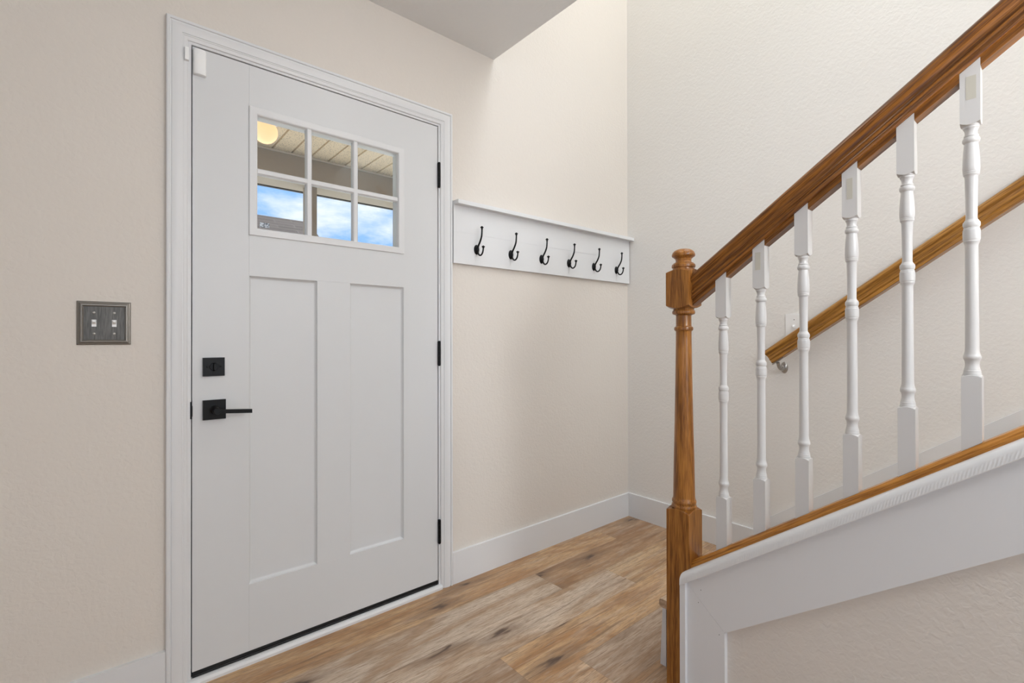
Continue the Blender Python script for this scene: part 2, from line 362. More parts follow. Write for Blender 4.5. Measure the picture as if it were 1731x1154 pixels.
for r in range(-1, 28):
    y1 = -r*W if r >= 0 else 0.10; y0 = -(r+1)*W if r >= 0 else 0.0
    if r in rows: js, ts = rows[r]
    else:
        st = -4.2 + random.uniform(0.2, 1.3); js = []
        while st < 0: js.append(st); st += 1.22
        ts = [random.choice(names) for _ in range(len(js)+1)]
    xs = [-4.34] + js + [0.0]
    for i, (a, b) in enumerate(zip(xs, xs[1:])):
        tn = TONES[ts[i]]; k = random.uniform(0.96, 1.05); sd = (random.uniform(0, 40), random.uniform(0, 40), random.uniform(0, 9), 1)
        g = 0.0004
        f = bm.faces.new([bm.verts.new(p) for p in ((a+g, y0+g, 0), (b-g, y0+g, 0), (b-g, y1-g, 0), (a+g, y1-g, 0))])
        for lp in f.loops:
            lp[cl] = (tn[0]*k, tn[1]*k, tn[2]*k, 1); lp[sl] = sd; lp[ul].uv = (lp.vert.co.x, lp.vert.co.y)
dk = [f for f in bm.faces]
box(bm, -4.34, 0.0, -5.1, 0.10, -0.08, -0.0006)
for f in bm.faces:
    if f not in dk:
        for lp in f.loops: lp[cl] = (0.16, 0.11, 0.07, 1); lp[ul].uv = (lp.vert.co.x, lp.vert.co.y)
struct('floor', bm, M['floor'], 'wood plank floor in mixed tan and brown boards', 'floor')

# ------------------------------------------------------------------ baseboards
def baseboard(name, x0, x1, y0, y1, label, z0=0.0, z1=BB):
    bm = nb(); box(bm, x0, x1, y0, y1, z0, z1); bevel(bm, 0.0018, 2)
    struct(name, bm, M['trim'], label, 'baseboard')
baseboard('baseboard_front', CRR+0.0005, -0.0005, -0.014, 0, 'tall white baseboard between door casing and corner, under the coat rack')
baseboard('baseboard_left', -4.2, CL-0.0005, -0.014, 0, 'tall white baseboard left of the door casing')
baseboard('baseboard_right', -0.014, 0, -0.8075, -0.0145, 'short white baseboard on the right wall before the stairs')

# ------------------------------------------------------------------ door casing (mitred colonial profile)
prof = [(0, 0), (0, .0135), (.002, .0160), (.005, .0172), (.0095, .0168), (.0108, .0125), (.0128, .0118), (.015, .0140), (.021, .0158), (.028, .0156),
        (.035, .0138), (.0395, .0125), (.0415, .0122), (.0420, .0100), (.0455, .0100), (.0470, .0085), (.051, .0080), (.0545, .0068), (.057, .0045), (.057, 0)]
bm = nb(); rings = []
for (px, pz, sx, sz) in ((CL, 0, 1, 0), (CL, CT, 1, -1), (CRR, CT, -1, -1), (CRR, 0, -1, 0)):
    rings.append([(px + d*sx, -t, pz + d*sz) for d, t in prof])
loops(bm, rings)
struct('trim_1', bm, M['trim'], 'white moulded casing framing the front door', 'door casing', smooth=True, ang=28)
# jamb lining the opening, with its stop
bm = nb()
JI = 0.0035
for a, b in ((OXL-0.02, DXL-JI), (DXR+JI, OXR+0.02)): box(bm, a, b, 0.0, 0.14, 0.0, DZT+JI)
box(bm, OXL-0.02, OXR+0.02, 0.0, 0.14, DZT+JI, OZT+0.02)
for a, b in ((DXL-JI, DXL+0.012), (DXR-0.012, DXR+JI)): box(bm, a, b, 0.050, 0.075, 0.03, DZT+JI)
box(bm, DXL+0.012, DXR-0.012, 0.050, 0.075, DZT-0.012, DZT+JI)
struct('trim_2', bm, M['trim'], 'white jamb lining the front door opening', 'door jamb')
bm = nb()
rings = [[(x, y, z) for y, z in ((-.017, 0), (-.017, .009), (-.012, .0165), (-.004, .019), (.012, .019), (.012, 0))] for x in (DXL-JI-.010, DXR+JI+.010)]
loops(bm, rings)
struct('trim_3', bm, M['trim'], 'scuffed white threshold strip at the foot of the door', 'threshold')
bm = nb(); box(bm, DXL-JI, DXR+JI, 0.012, 0.14, 0.0, 0.012)
struct('trim_4', bm, M['rubber'], 'dark sill under the front door', 'sill')

# ------------------------------------------------------------------ the door
door = thing('door_1', (DXL, 0.02, DZB), 'white craftsman front door with six-pane window and black hardware', 'door', kind='structure')
FY = 0.003                                                   # inner face of leaf
PX = [(-2.1370, -1.9068), (-1.7833, -1.5515)]; PZ = (0.2640, 1.3240)
LX0, LX1, LZ0, LZ1 = -2.1372, -1.5510, 1.4635, 1.9080        # lite frame outer
GX0, GX1, GZ0, GZ1 = -2.1095, -1.5800, 1.4885, 1.8820        # visible glass
gw = 0.0007
xb = sorted({DXL, DXR, PX[0][0]-gw, PX[0][0]+gw, PX[0][1]-gw, PX[0][1]+gw, PX[1][0]-gw, PX[1][0]+gw, PX[1][1]-gw, PX[1][1]+gw})
zb = sorted({DZB, DZT, PZ[0]-gw, PZ[0]+gw, PZ[1]-gw, PZ[1]+gw, LZ0+0.006, LZ1-0.006})
bm = nb()
def quad(*p): bm.faces.new([bm.verts.new(q) for q in p])
for i, (xa, xc) in enumerate(zip(xb, xb[1:])):
    for j, (za, zc) in enumerate(zip(zb, zb[1:])):
        mx, mz = (xa+xc)/2, (za+zc)/2
        inpan = PZ[0] < mz < PZ[1] and any(p[0] < mx < p[1] for p in PX)
        inlite = LX0 < mx < LX1 and LZ0+0.006 < mz < LZ1-0.006
        if inlite and not (mx < LX0+gw*1.5 or mx > LX1-gw*1.5): continue
        thin_x = xc-xa < 3*gw; thin_z = zc-za < 3*gw
        if inpan and not thin_x and not thin_z: continue
        onpan = PZ[0]-2*gw < mz < PZ[1]+2*gw and any(p[0]-2*gw < mx < p[1]+2*gw for p in PX)
        dip = 0
        if thin_x and not onpan and abs(mx-PX[0][0]) < gw: dip = 0.0007
        if thin_z and not onpan and PX[0][1] < mx < PX[1][0]: dip = 0.0006
        if dip and thin_x:
            quad((xa, FY, za), (mx, FY+dip, za), (mx, FY+dip, zc), (xa, FY, zc)); quad((mx, FY+dip, za), (xc, FY, za), (xc, FY, zc), (mx, FY+dip, zc))
        elif dip:
            quad((xa, FY, za), (xc, FY, za), (xc, FY+dip, mz), (xa, FY+dip, mz)); quad((xa, FY+dip, mz), (xc, FY+dip, mz), (xc, FY, zc), (xa, FY, zc))
        else:
            quad((xa, FY, za), (xc, FY, za), (xc, FY, zc), (xa, FY, zc))
for p in PX:                                                 # recessed flat panels with sloped edges
    x0, x1, z0, z1 = p[0]+gw, p[1]-gw, PZ[0]+gw, PZ[1]-gw
    steps = [(0, 0), (0.0016, 0.0060), (0.0062, 0.0115), (0.0088, 0.0125)]
    rs = [[(x0+d, FY+h, z0+d), (x1-d, FY+h, z0+d), (x1-d, FY+h, z1-d), (x0+d, FY+h, z1-d)] for d, h in steps]
    vs = [[bm.verts.new(q) for q in r] for r in rs]
    for a, b in zip(vs, vs[1:]):
        for q in range(4): bm.faces.new((a[q], a[(q+1) % 4], b[(q+1) % 4], b[q]))
    bm.faces.new(vs[-1])
BY = 0.046
for za, zc in ((DZB, GZ0), (GZ1, DZT)): quad((DXL, BY, za), (DXR, BY, za), (DXR, BY, zc), (DXL, BY, zc))
for xa, xc in ((DXL, GX0), (GX1, DXR)): quad((xa, BY, GZ0), (xc, BY, GZ0), (xc, BY, GZ1), (xa, BY, GZ1))
for (x, z, X, Z) in ((DXL, DZB, DXL, DZT), (DXR, DZB, DXR, DZT), (DXL, DZB, DXR, DZB), (DXL, DZT, DXR, DZT)):
    quad((x, FY, z), (X, FY, Z), (X, BY, Z), (x, BY, z))
bmesh.ops.remove_doubles(bm, verts=bm.verts[:], dist=1e-5)
obj('door_leaf', bm, M['door'], door)
# window frame
bm = nb()
fp = [(0, FY+0.0002), (0.0, -0.0005), (0.002, -0.0024), (0.0215, -0.0030), (0.0250, -0.0012), (0.0275, 0.0085), (0.0275, BY)]
rings = []
for sx, sz, cx, cz in ((1, 1, LX0, LZ0), (-1, 1, LX1, LZ0), (-1, -1, LX1, LZ1), (1, -1, LX0, LZ1), (1, 1, LX0, LZ0)):
    rings.append([(cx+d*sx, y, cz+d*sz) for d, y in fp])
loops(bm, rings, cap=False, closed=False)
bmesh.ops.remove_doubles(bm, verts=bm.verts[:], dist=1e-5)
wf = obj('window_frame', bm, M['trim'], door)
bm = nb(); box(bm, GX0-0.002, GX1+0.002, 0.0145, 0.0185, GZ0-0.002, GZ1+0.002); obj('glass_pane', bm, M['glass'], door)
# grille bars
def bar(bm, x0, x1, z0, z1, vert):
    c = 0.0035
    if vert: base = [(x0, .0145), (x0, .0062), (x0+c, .0010), (x1-c, .0010), (x1, .0062), (x1, .0145)]; rs = [[(a, b, z) for a, b in base] for z in (z0, z1)]
    else: base = [(z0, .0145), (z0, .0062), (z0+c, .0014), (z1-c, .0014), (z1, .0062), (z1, .0145)]; rs = [[(x, b, a) for a, b in base] for x in (x0, x1)]
    loops(bm, rs)
bm = nb()
for xm in (-1.9365, -1.7600): bar(bm, xm-.0100, xm+.0100, GZ0-.001, GZ1+.001, True)
bar(bm, GX0-.001, GX1+.001, 1.6790, 1.6990, False)
obj('window_grille', bm, M['trim'], door)
bm = nb()                                                    # same grille on the outer side
for xm in (-1.9365, -1.7600): box(bm, xm-.0090, xm+.0090, .0187, .028, GZ0-.001, GZ1+.001)
box(bm, GX0-.001, GX1+.001, .0187, .0275, 1.6800, 1.6980)
obj('outer_grille', bm, M['trim'], door)
def sticker_mat():
    mt, nt, b = newmat('etched_mark'); tc = nt.nodes.new('ShaderNodeTexCoord'); n = nt.nodes.new('ShaderNodeTexNoise'); n.inputs['Scale'].default_value = 260
    cr = nt.nodes.new('ShaderNodeValToRGB'); cr.color_ramp.elements[0].position = .46; cr.color_ramp.elements[0].color = (.10, .12, .15, 1)
    cr.color_ramp.elements[1].position = .56; cr.color_ramp.elements[1].color = (.62, .68, .74, 1)
    link(nt, tc.outputs['Object'], n.inputs['Vector']); link(nt, n.outputs['Fac'], cr.inputs[0]); link(nt, cr.outputs[0], b.inputs['Base Color']); return mt
bm = nb(); box(bm, -2.1010, -2.0700, 0.0140, 0.0144, 1.4985, 1.5150)
tag(obj('window_sticker', bm, sticker_mat(), door), 'small mottled label in the corner of the lower left pane', None)
# sweep
bm = nb(); rings = [[(x, y, z) for y, z in ((.0025, .0375), (.0005, .036), (-.0005, .030), (.0010, .0265), (-.0010, .024), (.001, .0195), (.04, .0195), (.04, .0375))] for x in (DXL+.001, DXR-.001)]
loops(bm, rings); tag(obj('door_sweep', bm, M['rubber'], door), 'black rubber sweep along the door bottom', None)
# hinges
for z0, z1 in ((1.7784, 1.8865), (0.9892, 1.0943), (0.2024, 0.3045)):
    bm = nb(); n = 5; seg = (z1-z0)/n; pr = [(z0-.003, .002), (z0-.002, .0052), (z0, .0056)]
    for i in range(n): pr += [(z0+i*seg+.0006, .0066), (z0+(i+1)*seg-.0006, .0066), (z0+(i+1)*seg, .0058)]
    pr += [(z1+.002, .0052), (z1+.003, .002)]
    lathe(bm, pr, DXR+0.0038, -0.0055, 0, 20)
    box(bm, DXR-.0002, DXR+.0034, -.004, .030, z0, z1)
    tag(obj('hinge', bm, M['black'], door, smooth=True), 'black hinge', None)
# strike in the gap by the lever
bm = nb(); box(bm, DXL-0.0060, DXL-0.0005, -0.0012, 0.024, 0.850, 0.905)
box(bm, DXL-0.0035, DXL+0.0005, -0.002, 0.02, 0.858, 0.892); bevel(bm, 0.0008, 1)
tag(obj('strike_plate', bm, M['black'], door), 'black strike plate in the gap beside the lever', None)
# deadbolt
S = 1.8443
bm = nb(); box(bm, -2.2722, -2.2108, -0.0065, FY, 0.9850, 1.0455); bevel(bm, 0.0014, 2)
db = tag(obj('deadbolt', bm, M['black'], door, smooth=True), 'square black deadbolt plate', None)
bm = nb(); lathe(bm, [(-.0065, .0125), (-.010, .0125), (-.011, .0115)], -2.2415, 0, 1.0155, 24, 'y')
rings = [[(-2.2415+a, y, 1.0155+b) for a, b in ((-.0022*s, -.0125*s), (.0022*s, -.0125*s), (.0030*s, 0), (.0022*s, .0125*s), (-.0022*s, .0125*s), (-.0030*s, 0))] for y, s in ((-.011, 1.1), (-.022, 1.0), (-.024, .8))]
loops(bm, rings); obj('thumb_turn', bm, M['black'], db, smooth=True)
bm = nb()
for dx in (-.0185, .0185): lathe(bm, [(-.0065, .0030), (-.0078, .0030), (-.0086, .002)], -2.2415+dx, 0, 1.0155, 12, 'y')
obj('screw', bm, M['black'], db, smooth=True)
# lever
bm = nb(); box(bm, -2.2722, -2.2075, -0.0075, FY, 0.8430, 0.9070); bevel(bm, 0.0014, 2)
lv = tag(obj('lever_rose', bm, M['black'], door, smooth=True), 'square black rose plate', None)
bm = nb(); lathe(bm, [(-.0075, .0150), (-.0095, .0150), (-.0115, .0125), (-.0130, .0112), (-.046, .0112), (-.050, .0112), (-.0515, .0100)], -2.2385, 0, 0.8745, 32, 'y')
obj('lever_neck', bm, M['black'], lv, smooth=True)
bm = nb(); box(bm, -2.2385, -2.1380, -0.0510, -0.0400, 0.8670, 0.8795); bevel(bm, 0.0016, 2)
for v in bm.verts: v.co.z -= (v.co.x+2.2385)*0.075
tag(obj('lever_handle', bm, M['black'], lv, smooth=True), 'slim black bar handle', None)
# sensor
bm = nb(); n = 14
pts = []
for i in range(n+1):
    a = PI*i/n; pts.append((-2.2812-0.0186*math.cos(a), FY-0.0005-0.0175*math.sin(a)**0.55 if 0 < i < n else FY-0.0005))
loops(bm, [[(x, y, z) for x, y in [(-2.2812+(x-(-2.2812))*s, FY+(y-FY)*s) for x, y in pts]] for z, s in ((1.958, .82), (1.9595, .95), (1.962, 1), (2.0360, 1), (2.0390, .95), (2.0405, .82))])
tag(obj('door_sensor', bm, M['plastic'], None, smooth=True), 'white alarm sensor stuck to the top left corner of the front door', 'sensor')
bm = nb(); box(bm, -2.3230, -2.3125, -0.0205, -0.0085, 1.990, 2.030); bevel(bm, 0.002, 3)
tag(obj('sensor_magnet', bm, M['plastic'], None, smooth=True), 'tiny white magnet block on the door casing beside the alarm sensor', 'sensor magnet')

# ------------------------------------------------------------------ double switch plate by the door
def brushed():
    mt, nt, b = newmat('brushed_dark_pewter'); tc = nt.nodes.new('ShaderNodeTexCoord'); mp = nt.nodes.new('ShaderNodeMapping')
    mp.inputs['Scale'].default_value = (900, 900, 30); n = nt.nodes.new('ShaderNodeTexNoise'); n.inputs['Scale'].default_value = 1; n.inputs['Detail'].default_value = 3
    link(nt, tc.outputs['Object'], mp.inputs[0]); link(nt, mp.outputs[0], n.inputs['Vector'])
    cr = nt.nodes.new('ShaderNodeValToRGB'); cr.color_ramp.elements[0].position = .3; cr.color_ramp.elements[1].position = .75
    cr.color_ramp.elements[0].color = (.055, .052, .048, 1); cr.color_ramp.elements[1].color = (.16, .152, .14, 1)
    link(nt, n.outputs['Fac'], cr.inputs[0]); link(nt, cr.outputs[0], b.inputs['Base Color'])
    b.inputs['Metallic'].default_value = .6; b.inputs['Roughness'].default_value = .45; return mt
M['pewter'] = brushed()
M['pewter2'] = plain('pewter_frame', (0.20, 0.18, 0.155), 0.36, 0.8)
X0, X1, Z0, Z1 = -2.5765, -2.4555, 1.0900, 1.2155
sw = thing('light_switch', ((X0+X1)/2, 0, (Z0+Z1)/2), 'double toggle switch in a ridged pewter plate left of the door', 'light switch')
bm = nb(); pp = [(0, 0), (0, -.0025), (.0015, -.004), (.0045, -.0045), (.0055, -.0065), (.0080, -.0070), (.0088, -.0088), (.0118, -.0090), (.0128, -.0062), (.0140, -.0058), (.0150, -.0045), (.0150, -.001)]
rings = []
for sx, sz, cx, cz in ((1, 1, X0, Z0), (-1, 1, X1, Z0), (-1, -1, X1, Z1), (1, -1, X0, Z1), (1, 1, X0, Z0)):
    rings.append([(cx+d*sx, y, cz+d*sz) for d, y in pp])
loops(bm, rings, cap=False, closed=False); bmesh.ops.remove_doubles(bm, verts=bm.verts[:], dist=1e-5)
obj('plate_frame', bm, M['pewter2'], sw)
bm = nb(); box(bm, X0+.0148, X1-.0148, -.0048, -.0005, Z0+.0148, Z1-.0148)
obj('plate', bm, M['pewter'], sw)
for xx in (-2.5390, -2.4940):
    for dz in (-.0305, .0305):
        bm = nb(); lathe(bm, [(-.0048, .0034), (-.0060, .0032), (-.0068, .002)], xx, 0, 1.1525+dz, 16, 'y'); box(bm, xx-.0028, xx+.0028, -.0070, -.0066, 1.1525+dz-.0004, 1.1525+dz+.0004)
        obj('screw', bm, M['nickel'], sw, smooth=True)
    bm = nb(); box(bm, xx-.0052, xx+.0052, -.0056, -.0040, 1.1425, 1.1625)
    rings = [[(xx+a, -.0050+b*(-1), z+c) for a, c in ((-.0042*s, -.0045*s), (.0042*s, -.0045*s), (.0042*s, .0045*s), (-.0042*s, .0045*s))] for b, z, s in ((0, 1.1540, 1.0), (.008, 1.1570, .85), (.0135, 1.1590, .7))]
    loops(bm, rings); bevel(bm, .0007, 2)
    tag(obj('toggle', bm, M['plastic'], sw), 'white toggle', None)

# ------------------------------------------------------------------ coat rack
rack = thing('coat_rack', (-0.66, -0.009, 1.449), 'white board coat rack with narrow shelf and six black hooks', 'coat rack')
bm = nb(); box(bm, -1.3145, -0.0060, -.018, 0, 1.449, 1.5910); box(bm, -1.3145, -0.0060, -.018, 0, 1.5922, 1.7130); bevel(bm, .0007, 1)
box(bm, -1.3140, -0.0065, -.0172, -.0005, 1.58, 1.60)
obj('back_board', bm, M['trim'], rack)
bm = nb(); loops(bm, [[(x, y, z) for x, y in ((-1.3145, 0), (-1.3120, -.018), (-1.3105, -.050), (-.0005, -.050), (-.0005, 0))] for z in (1.7130, 1.7310)])
bevel(bm, .001, 2); obj('shelf', bm, M['trim'], rack)
for i in range(6):
    hx = -1.187 + 0.2098*i
    bm = nb()
    lathe(bm, [(-.018, 1), (-.0195, 1), (-.0215, .93), (-.024, .72), (-.027, .5), (-.030, .42), (-.031, .30)], 0, 0, 0, 28, 'y')
    for v in bm.verts: v.co.x = v.co.x*.0150 + hx; v.co.z = v.co.z*.0230 + 1.522
    up = smooth_pts([(hx, -.027, 1.524), (hx, -.0315, 1.537), (hx, -.046, 1.556), (hx, -.0570, 1.577), (hx, -.0600, 1.598), (hx, -.0605, 1.613)], 5)
    tube(bm, up, [.0046-.0012*k/(len(up)-1) for k in range(len(up))], 12)
    lathe(bm, [(-.003, .0030), (-.002, .0046), (.000, .0046), (.001, .0034), (.0030, .0040), (.0055, .0078), (.0085, .0076), (.0095, .0042), (.0110, .0046), (.0125, .0038), (.0135, .0015)], hx, -.0605, 1.612, 16)
    lo = smooth_pts([(hx, -.027, 1.516), (hx, -.031, 1.505), (hx, -.0400, 1.4945), (hx, -.0520, 1.4925), (hx, -.0630, 1.4995), (hx, -.0690, 1.512), (hx, -.0705, 1.524)], 5)
    tube(bm, lo, [.0042-.0008*k/(len(lo)-1) for k in range(len(lo))], 12)
    lathe(bm, [(-.002, .003), (-.001, .0044), (.001, .0040), (.0030, .0048), (.0060, .0080), (.0090, .0074), (.0105, .0038), (.0120, .0030), (.013, .001)], hx, -.0706, 1.522, 16)
    bm2 = nb()
    tag(obj('hook', bm, M['black'], rack, smooth=True, ang=50), 'black double hook with ball ends', None); bm2.free()

# ------------------------------------------------------------------ slope helpers: s runs up the stairs, h is square to the slope
def slope_mtx(x, y, z):
    m = Matrix(((1, 0, 0), (0, -cT, sT), (0, sT, cT))).to_4x4()      # local y runs up the rail, local z is square to it
    m2 = Matrix.Translation((x, y, z)) @ m
    return m2
def slope_sweep(bm, prof, c, xs, ya, yb, ca='plumb', cb='plumb', mirror=False):
    """sweep profile (dx, h) along z = c - SL*y between y=ya (low end) and y=yb."""
    def ring(yt, cut):
        out = []
        for dx, h in prof:
            if cut == 'plumb': yy = yt; zz = c - SL*yt + h/cT
            else: yy = yt + h*sT; zz = c - SL*yt + h*cT
            out.append((xs+dx, yy, zz))
        return out
    loops(bm, [ring(ya, ca), ring(yb, cb)])
def sym(half):  # half profile from top centre down to bottom centre, as (x>=0, h)
    return [(x, h) for x, h in half] + [(-x, h) for x, h in half[::-1] if x > 1e-6]

railp = [(0, .0720), (.007, .0716), (.014, .0698), (.021, .0660), (.0258, .0610), (.0282, .0560), (.0285, .0520), (.0272, .0485), (.0238, .0455),
         (.0205, .0410), (.0188, .0350), (.0186, .0300), (.0196, .0255), (.0225, .0222), (.0246, .0208), (.0248, .0188), (.0226, .0175), (.0212, .0150),
         (.0216, .0125), (.0236, .0108), (.0242, .0080), (.0242, .0010), (.0235, 0), (0, 0)]
wrailp = railp
railp = [(a*QS, b*QS) for a, b in railp]

# ------------------------------------------------------------------ newel post
NX, NY = BX, -1.0460; NH = 0.0381
def zq(z): return 1.1052 + QS*(z-1.1052)        # newel heights
bm = nb()
def sqprism(bm, cx, cy, hw, z0, z1, ch=0.0, arc0=0.0, arc1=0.0, n=8):
    """square block whose ends are turned: faces run further than the corners by arc0 / arc1"""
    def ring(h, z, arc, sg):
        out = []
        for (ax, ay), (bx, by) in (((-1, -1), (1, -1)), ((1, -1), (1, 1)), ((1, 1), (-1, 1)), ((-1, 1), (-1, -1))):
            for k in range(n):
                t = k/n; x, y = ax+(bx-ax)*t, ay+(by-ay)*t
                d = (math.hypot(x, y)-1)/0.41421
                out.append((cx+x*h, cy+y*h, (z(y*h) if callable(z) else z) + sg*arc*d))
        return out
    rs = [ring(hw-ch, z0, arc0, 1), ring(hw, (lambda y: z0(y)+ch) if callable(z0) else z0+ch, arc0, 1),
          ring(hw, (lambda y: z1(y)-ch) if callable(z1) else z1-ch, arc1, -1), ring(hw-ch, z1, arc1, -1)]
    loops(bm, rs)
sqprism(bm, NX, NY, NH, 0.0, zq(0.5420), 0.0008, 0, .0085)
sqprism(bm, NX, NY, NH, zq(1.2060), zq(1.3355), 0.0010, .0085, .0075)
np_ = [(.538, .030), (.5405, .0385), (.5430, .0400), (.5480, .0402), (.5510, .0390), (.5525, .0375), (.5560, .0372), (.5585, .0388), (.5630, .0392), (.5670, .0382), (.5700, .0360), (.5780, .0350),
       (.62, .0344), (.72, .0326), (.82, .0300), (.92, .0282), (1.02, .0265), (1.10, .0253), (1.128, .0250), (1.1310, .0262), (1.1325, .0285), (1.1350, .0303), (1.1400, .0306), (1.1440, .0295), (1.1460, .0262),
       (1.150, .0248), (1.182, .0246), (1.1845, .0262), (1.1860, .0320), (1.1885, .0358), (1.1930, .0370), (1.1975, .0362), (1.2010, .0335), (1.2040, .0330), (1.2125, .0380), (1.2135, .030)]
lathe(bm, [(zq(a), b*QS) for a, b in np_], NX, NY, 0, 48)
np2 = [(1.3300, .030), (1.3305, .0372), (1.3340, .0360), (1.3400, .0345), (1.3425, .0352), (1.3440, .0378), (1.3485, .0384), (1.3535, .0372), (1.3560, .0335), (1.3580, .0330), (1.3610, .0265), (1.3660, .0246),
       (1.3730, .0262), (1.3780, .0320), (1.3810, .0366), (1.3840, .0376), (1.3880, .0372), (1.3950, .0345), (1.4010, .0285), (1.4045, .0210), (1.4065, .0110), (1.4070, .001)]
lathe(bm, [(zq(a), b*QS) for a, b in np2], NX, NY, 0, 48)
mt_ = Matrix.Translation((NX, NY, 0))
tag(obj('newel_post', bm, M['oak_v'], None, smooth=True, mtx=mt_, ang=30), 'turned honey oak newel post at the foot of the stairs', 'newel post')

# ------------------------------------------------------------------ handrail
RC = 0.4376
bm = nb(); slope_sweep(bm, sym(railp), RC, BX, NY-NH-.0006, -2.598)
mm = slope_mtx(BX, -1.8, RC+SL*1.8)
hr = tag(obj('stair_handrail', bm, M['oak_r'], None, smooth=True, mtx=mm, ang=40), 'dark honey oak banister rail running up from the newel post', 'handrail')
# strips between balusters under the rail
BY1 = -1.1719; BSP = 0.10535
ys = [NY-NH] + [v for i in range(14) for v in (BY1-i*BSP+BW/2, BY1-i*BSP-BW/2)]
pairs = [(ys[2*i], ys[2*i+1]) for i in range(6)] + [(ys[12], -2.598)]
for a, b in pairs:
    bm = nb()
    slope_sweep(bm, [(-.0153, -.0139), (.0153, -.0139), (.0153, .0002), (-.0153, .0002)], RC, BX, a-.0003, b+.0003)
    o = obj('filler_strip', bm, M['oak_r'], None, mtx=mm); o.parent = hr; o.matrix_parent_inverse = hr.matrix_world.inverted()

# ------------------------------------------------------------------ knee wall and its trims
SC_ = -0.3488                         # top of the oak shoe on the baluster line
oakh = 0.0166                         # its thickness
CAPC = SC_ - oakh/cT                  # top of white cap
capt = 0.0275
WTOP = CAPC - capt/cT                 # top of wall under the cap
XW0, XW1 = K, -1.0720
bm = nb()
YE = -2.749
loops(bm, [[(x, NY-NH-.0005, 0), (x, NY-NH-.0005, WTOP-SL*(NY-NH)), (x, -2.600, WTOP+SL*2.600), (x, -2.600, CEIL-.001), (x, -4.95, CEIL-.001), (x, -4.95, 0)] for x in (XW0, XW1)])
struct('wall_stair', bm, M['wall'], 'low beige wall under the stair banister', 'wall')
bm = nb()
XF = K-0.0325
XI = XW1+0.010
capp = [(XF+.0015, -capt), (XF, -capt+.0015), (XF, -.0150), (XF+.0008, -.0115), (XF+.0030, -.0075), (XF+.0062, -.0042), (XF+.0105, -.0016), (XF+.0155, -.0003), (XF+.020, 0), (XI-.004, 0), (XI, -.004), (XI, -capt)]
slope_sweep(bm, [(x, h) for x, h in capp], CAPC, 0, -1.0707, YE+.15)
# notch round the newel: the outer lip runs on past the post face
struct('trim_5', bm, M['cap'], 'rounded white cap along the top of the stair wall', 'stair wall cap', smooth=True, ang=40)
bm = nb(); shp = [(.0300, 0), (.0305, .002), (.0305, .0048), (.0290, .0066), (.0270, .0072), (.0262, .0090), (.0268, .0108), (.0258, .0128), (.0235, .0142), (.0222, .0165), (.0205, .0180), (0, .0180)]
shp = [(a*QS, b*QS) for a, b in shp]
slope_sweep(bm, sym(shp[::-1]), CAPC, BX, NY-NH-.0002, YE+.15)
mm2 = slope_mtx(BX, -1.8, CAPC+SL*1.8)
tag(obj('shoe_rail', bm, M['oak_s'], None, smooth=True, mtx=mm2, ang=40), 'thin honey oak base rail carrying the white balusters', 'shoe rail')
# flat trim boards on the outer face: one upright, one raking
TX = K-0.0166
LOWC = -0.5832
YV0, YV1 = -1.0845, -1.1994
capb = WTOP
bm = nb()
zc = capb-SL*YV0
def poly(bm, pts, xa, xb_): loops(bm, [[(xa, y, z) for y, z in pts], [(xb_, y, z) for y, z in pts]])
poly(bm, [(YV0, 0), (YV0, capb-SL*YV0-.001), (YV1+.0004, LOWC-SL*YV1), (YV1, 0)], TX, K-.0002)
bevel(bm, .0010, 2)
struct('trim_6', bm, M['trim'], 'upright white board at the low end of the stair wall', 'trim board')
bm = nb()
poly(bm, [(YV0-.0008, capb-SL*YV0-.0012), (YE+.16, capb-SL*(YE+.16)-.001), (YE+.16, LOWC-SL*(YE+.16)), (YV1-.0006, LOWC-SL*YV1)], TX, K-.0002)
bevel(bm, .0010, 2)
struct('trim_7', bm, M['trim'], 'wide raking white board below the stair wall cap', 'trim board')
bm = nb()
poly(bm, [(-1.0690, 0), (-1.0690, capb+SL*1.0690), (-1.0862, capb+SL*1.0862), (-1.0862, 0)], K-.028, K-.0004)
bevel(bm, .0020, 2)
struct('trim_8', bm, M['trim'], 'narrow upright white bead against the newel post', 'trim bead')
# nail holes
bm = nb()
for (y, z) in ((-1.1298, 0.377), (-1.1219, 0.338), (-1.1838, 0.273)):
    lathe(bm, [(0, .0011), (.0003, .0011)], TX-.0003, y, z, 10, 'x')
nh = tag(obj('nail_hole', bm, M['rubber'], None), 'dark nail holes by the mitre of the white stair trim', 'nail holes', kind='stuff')

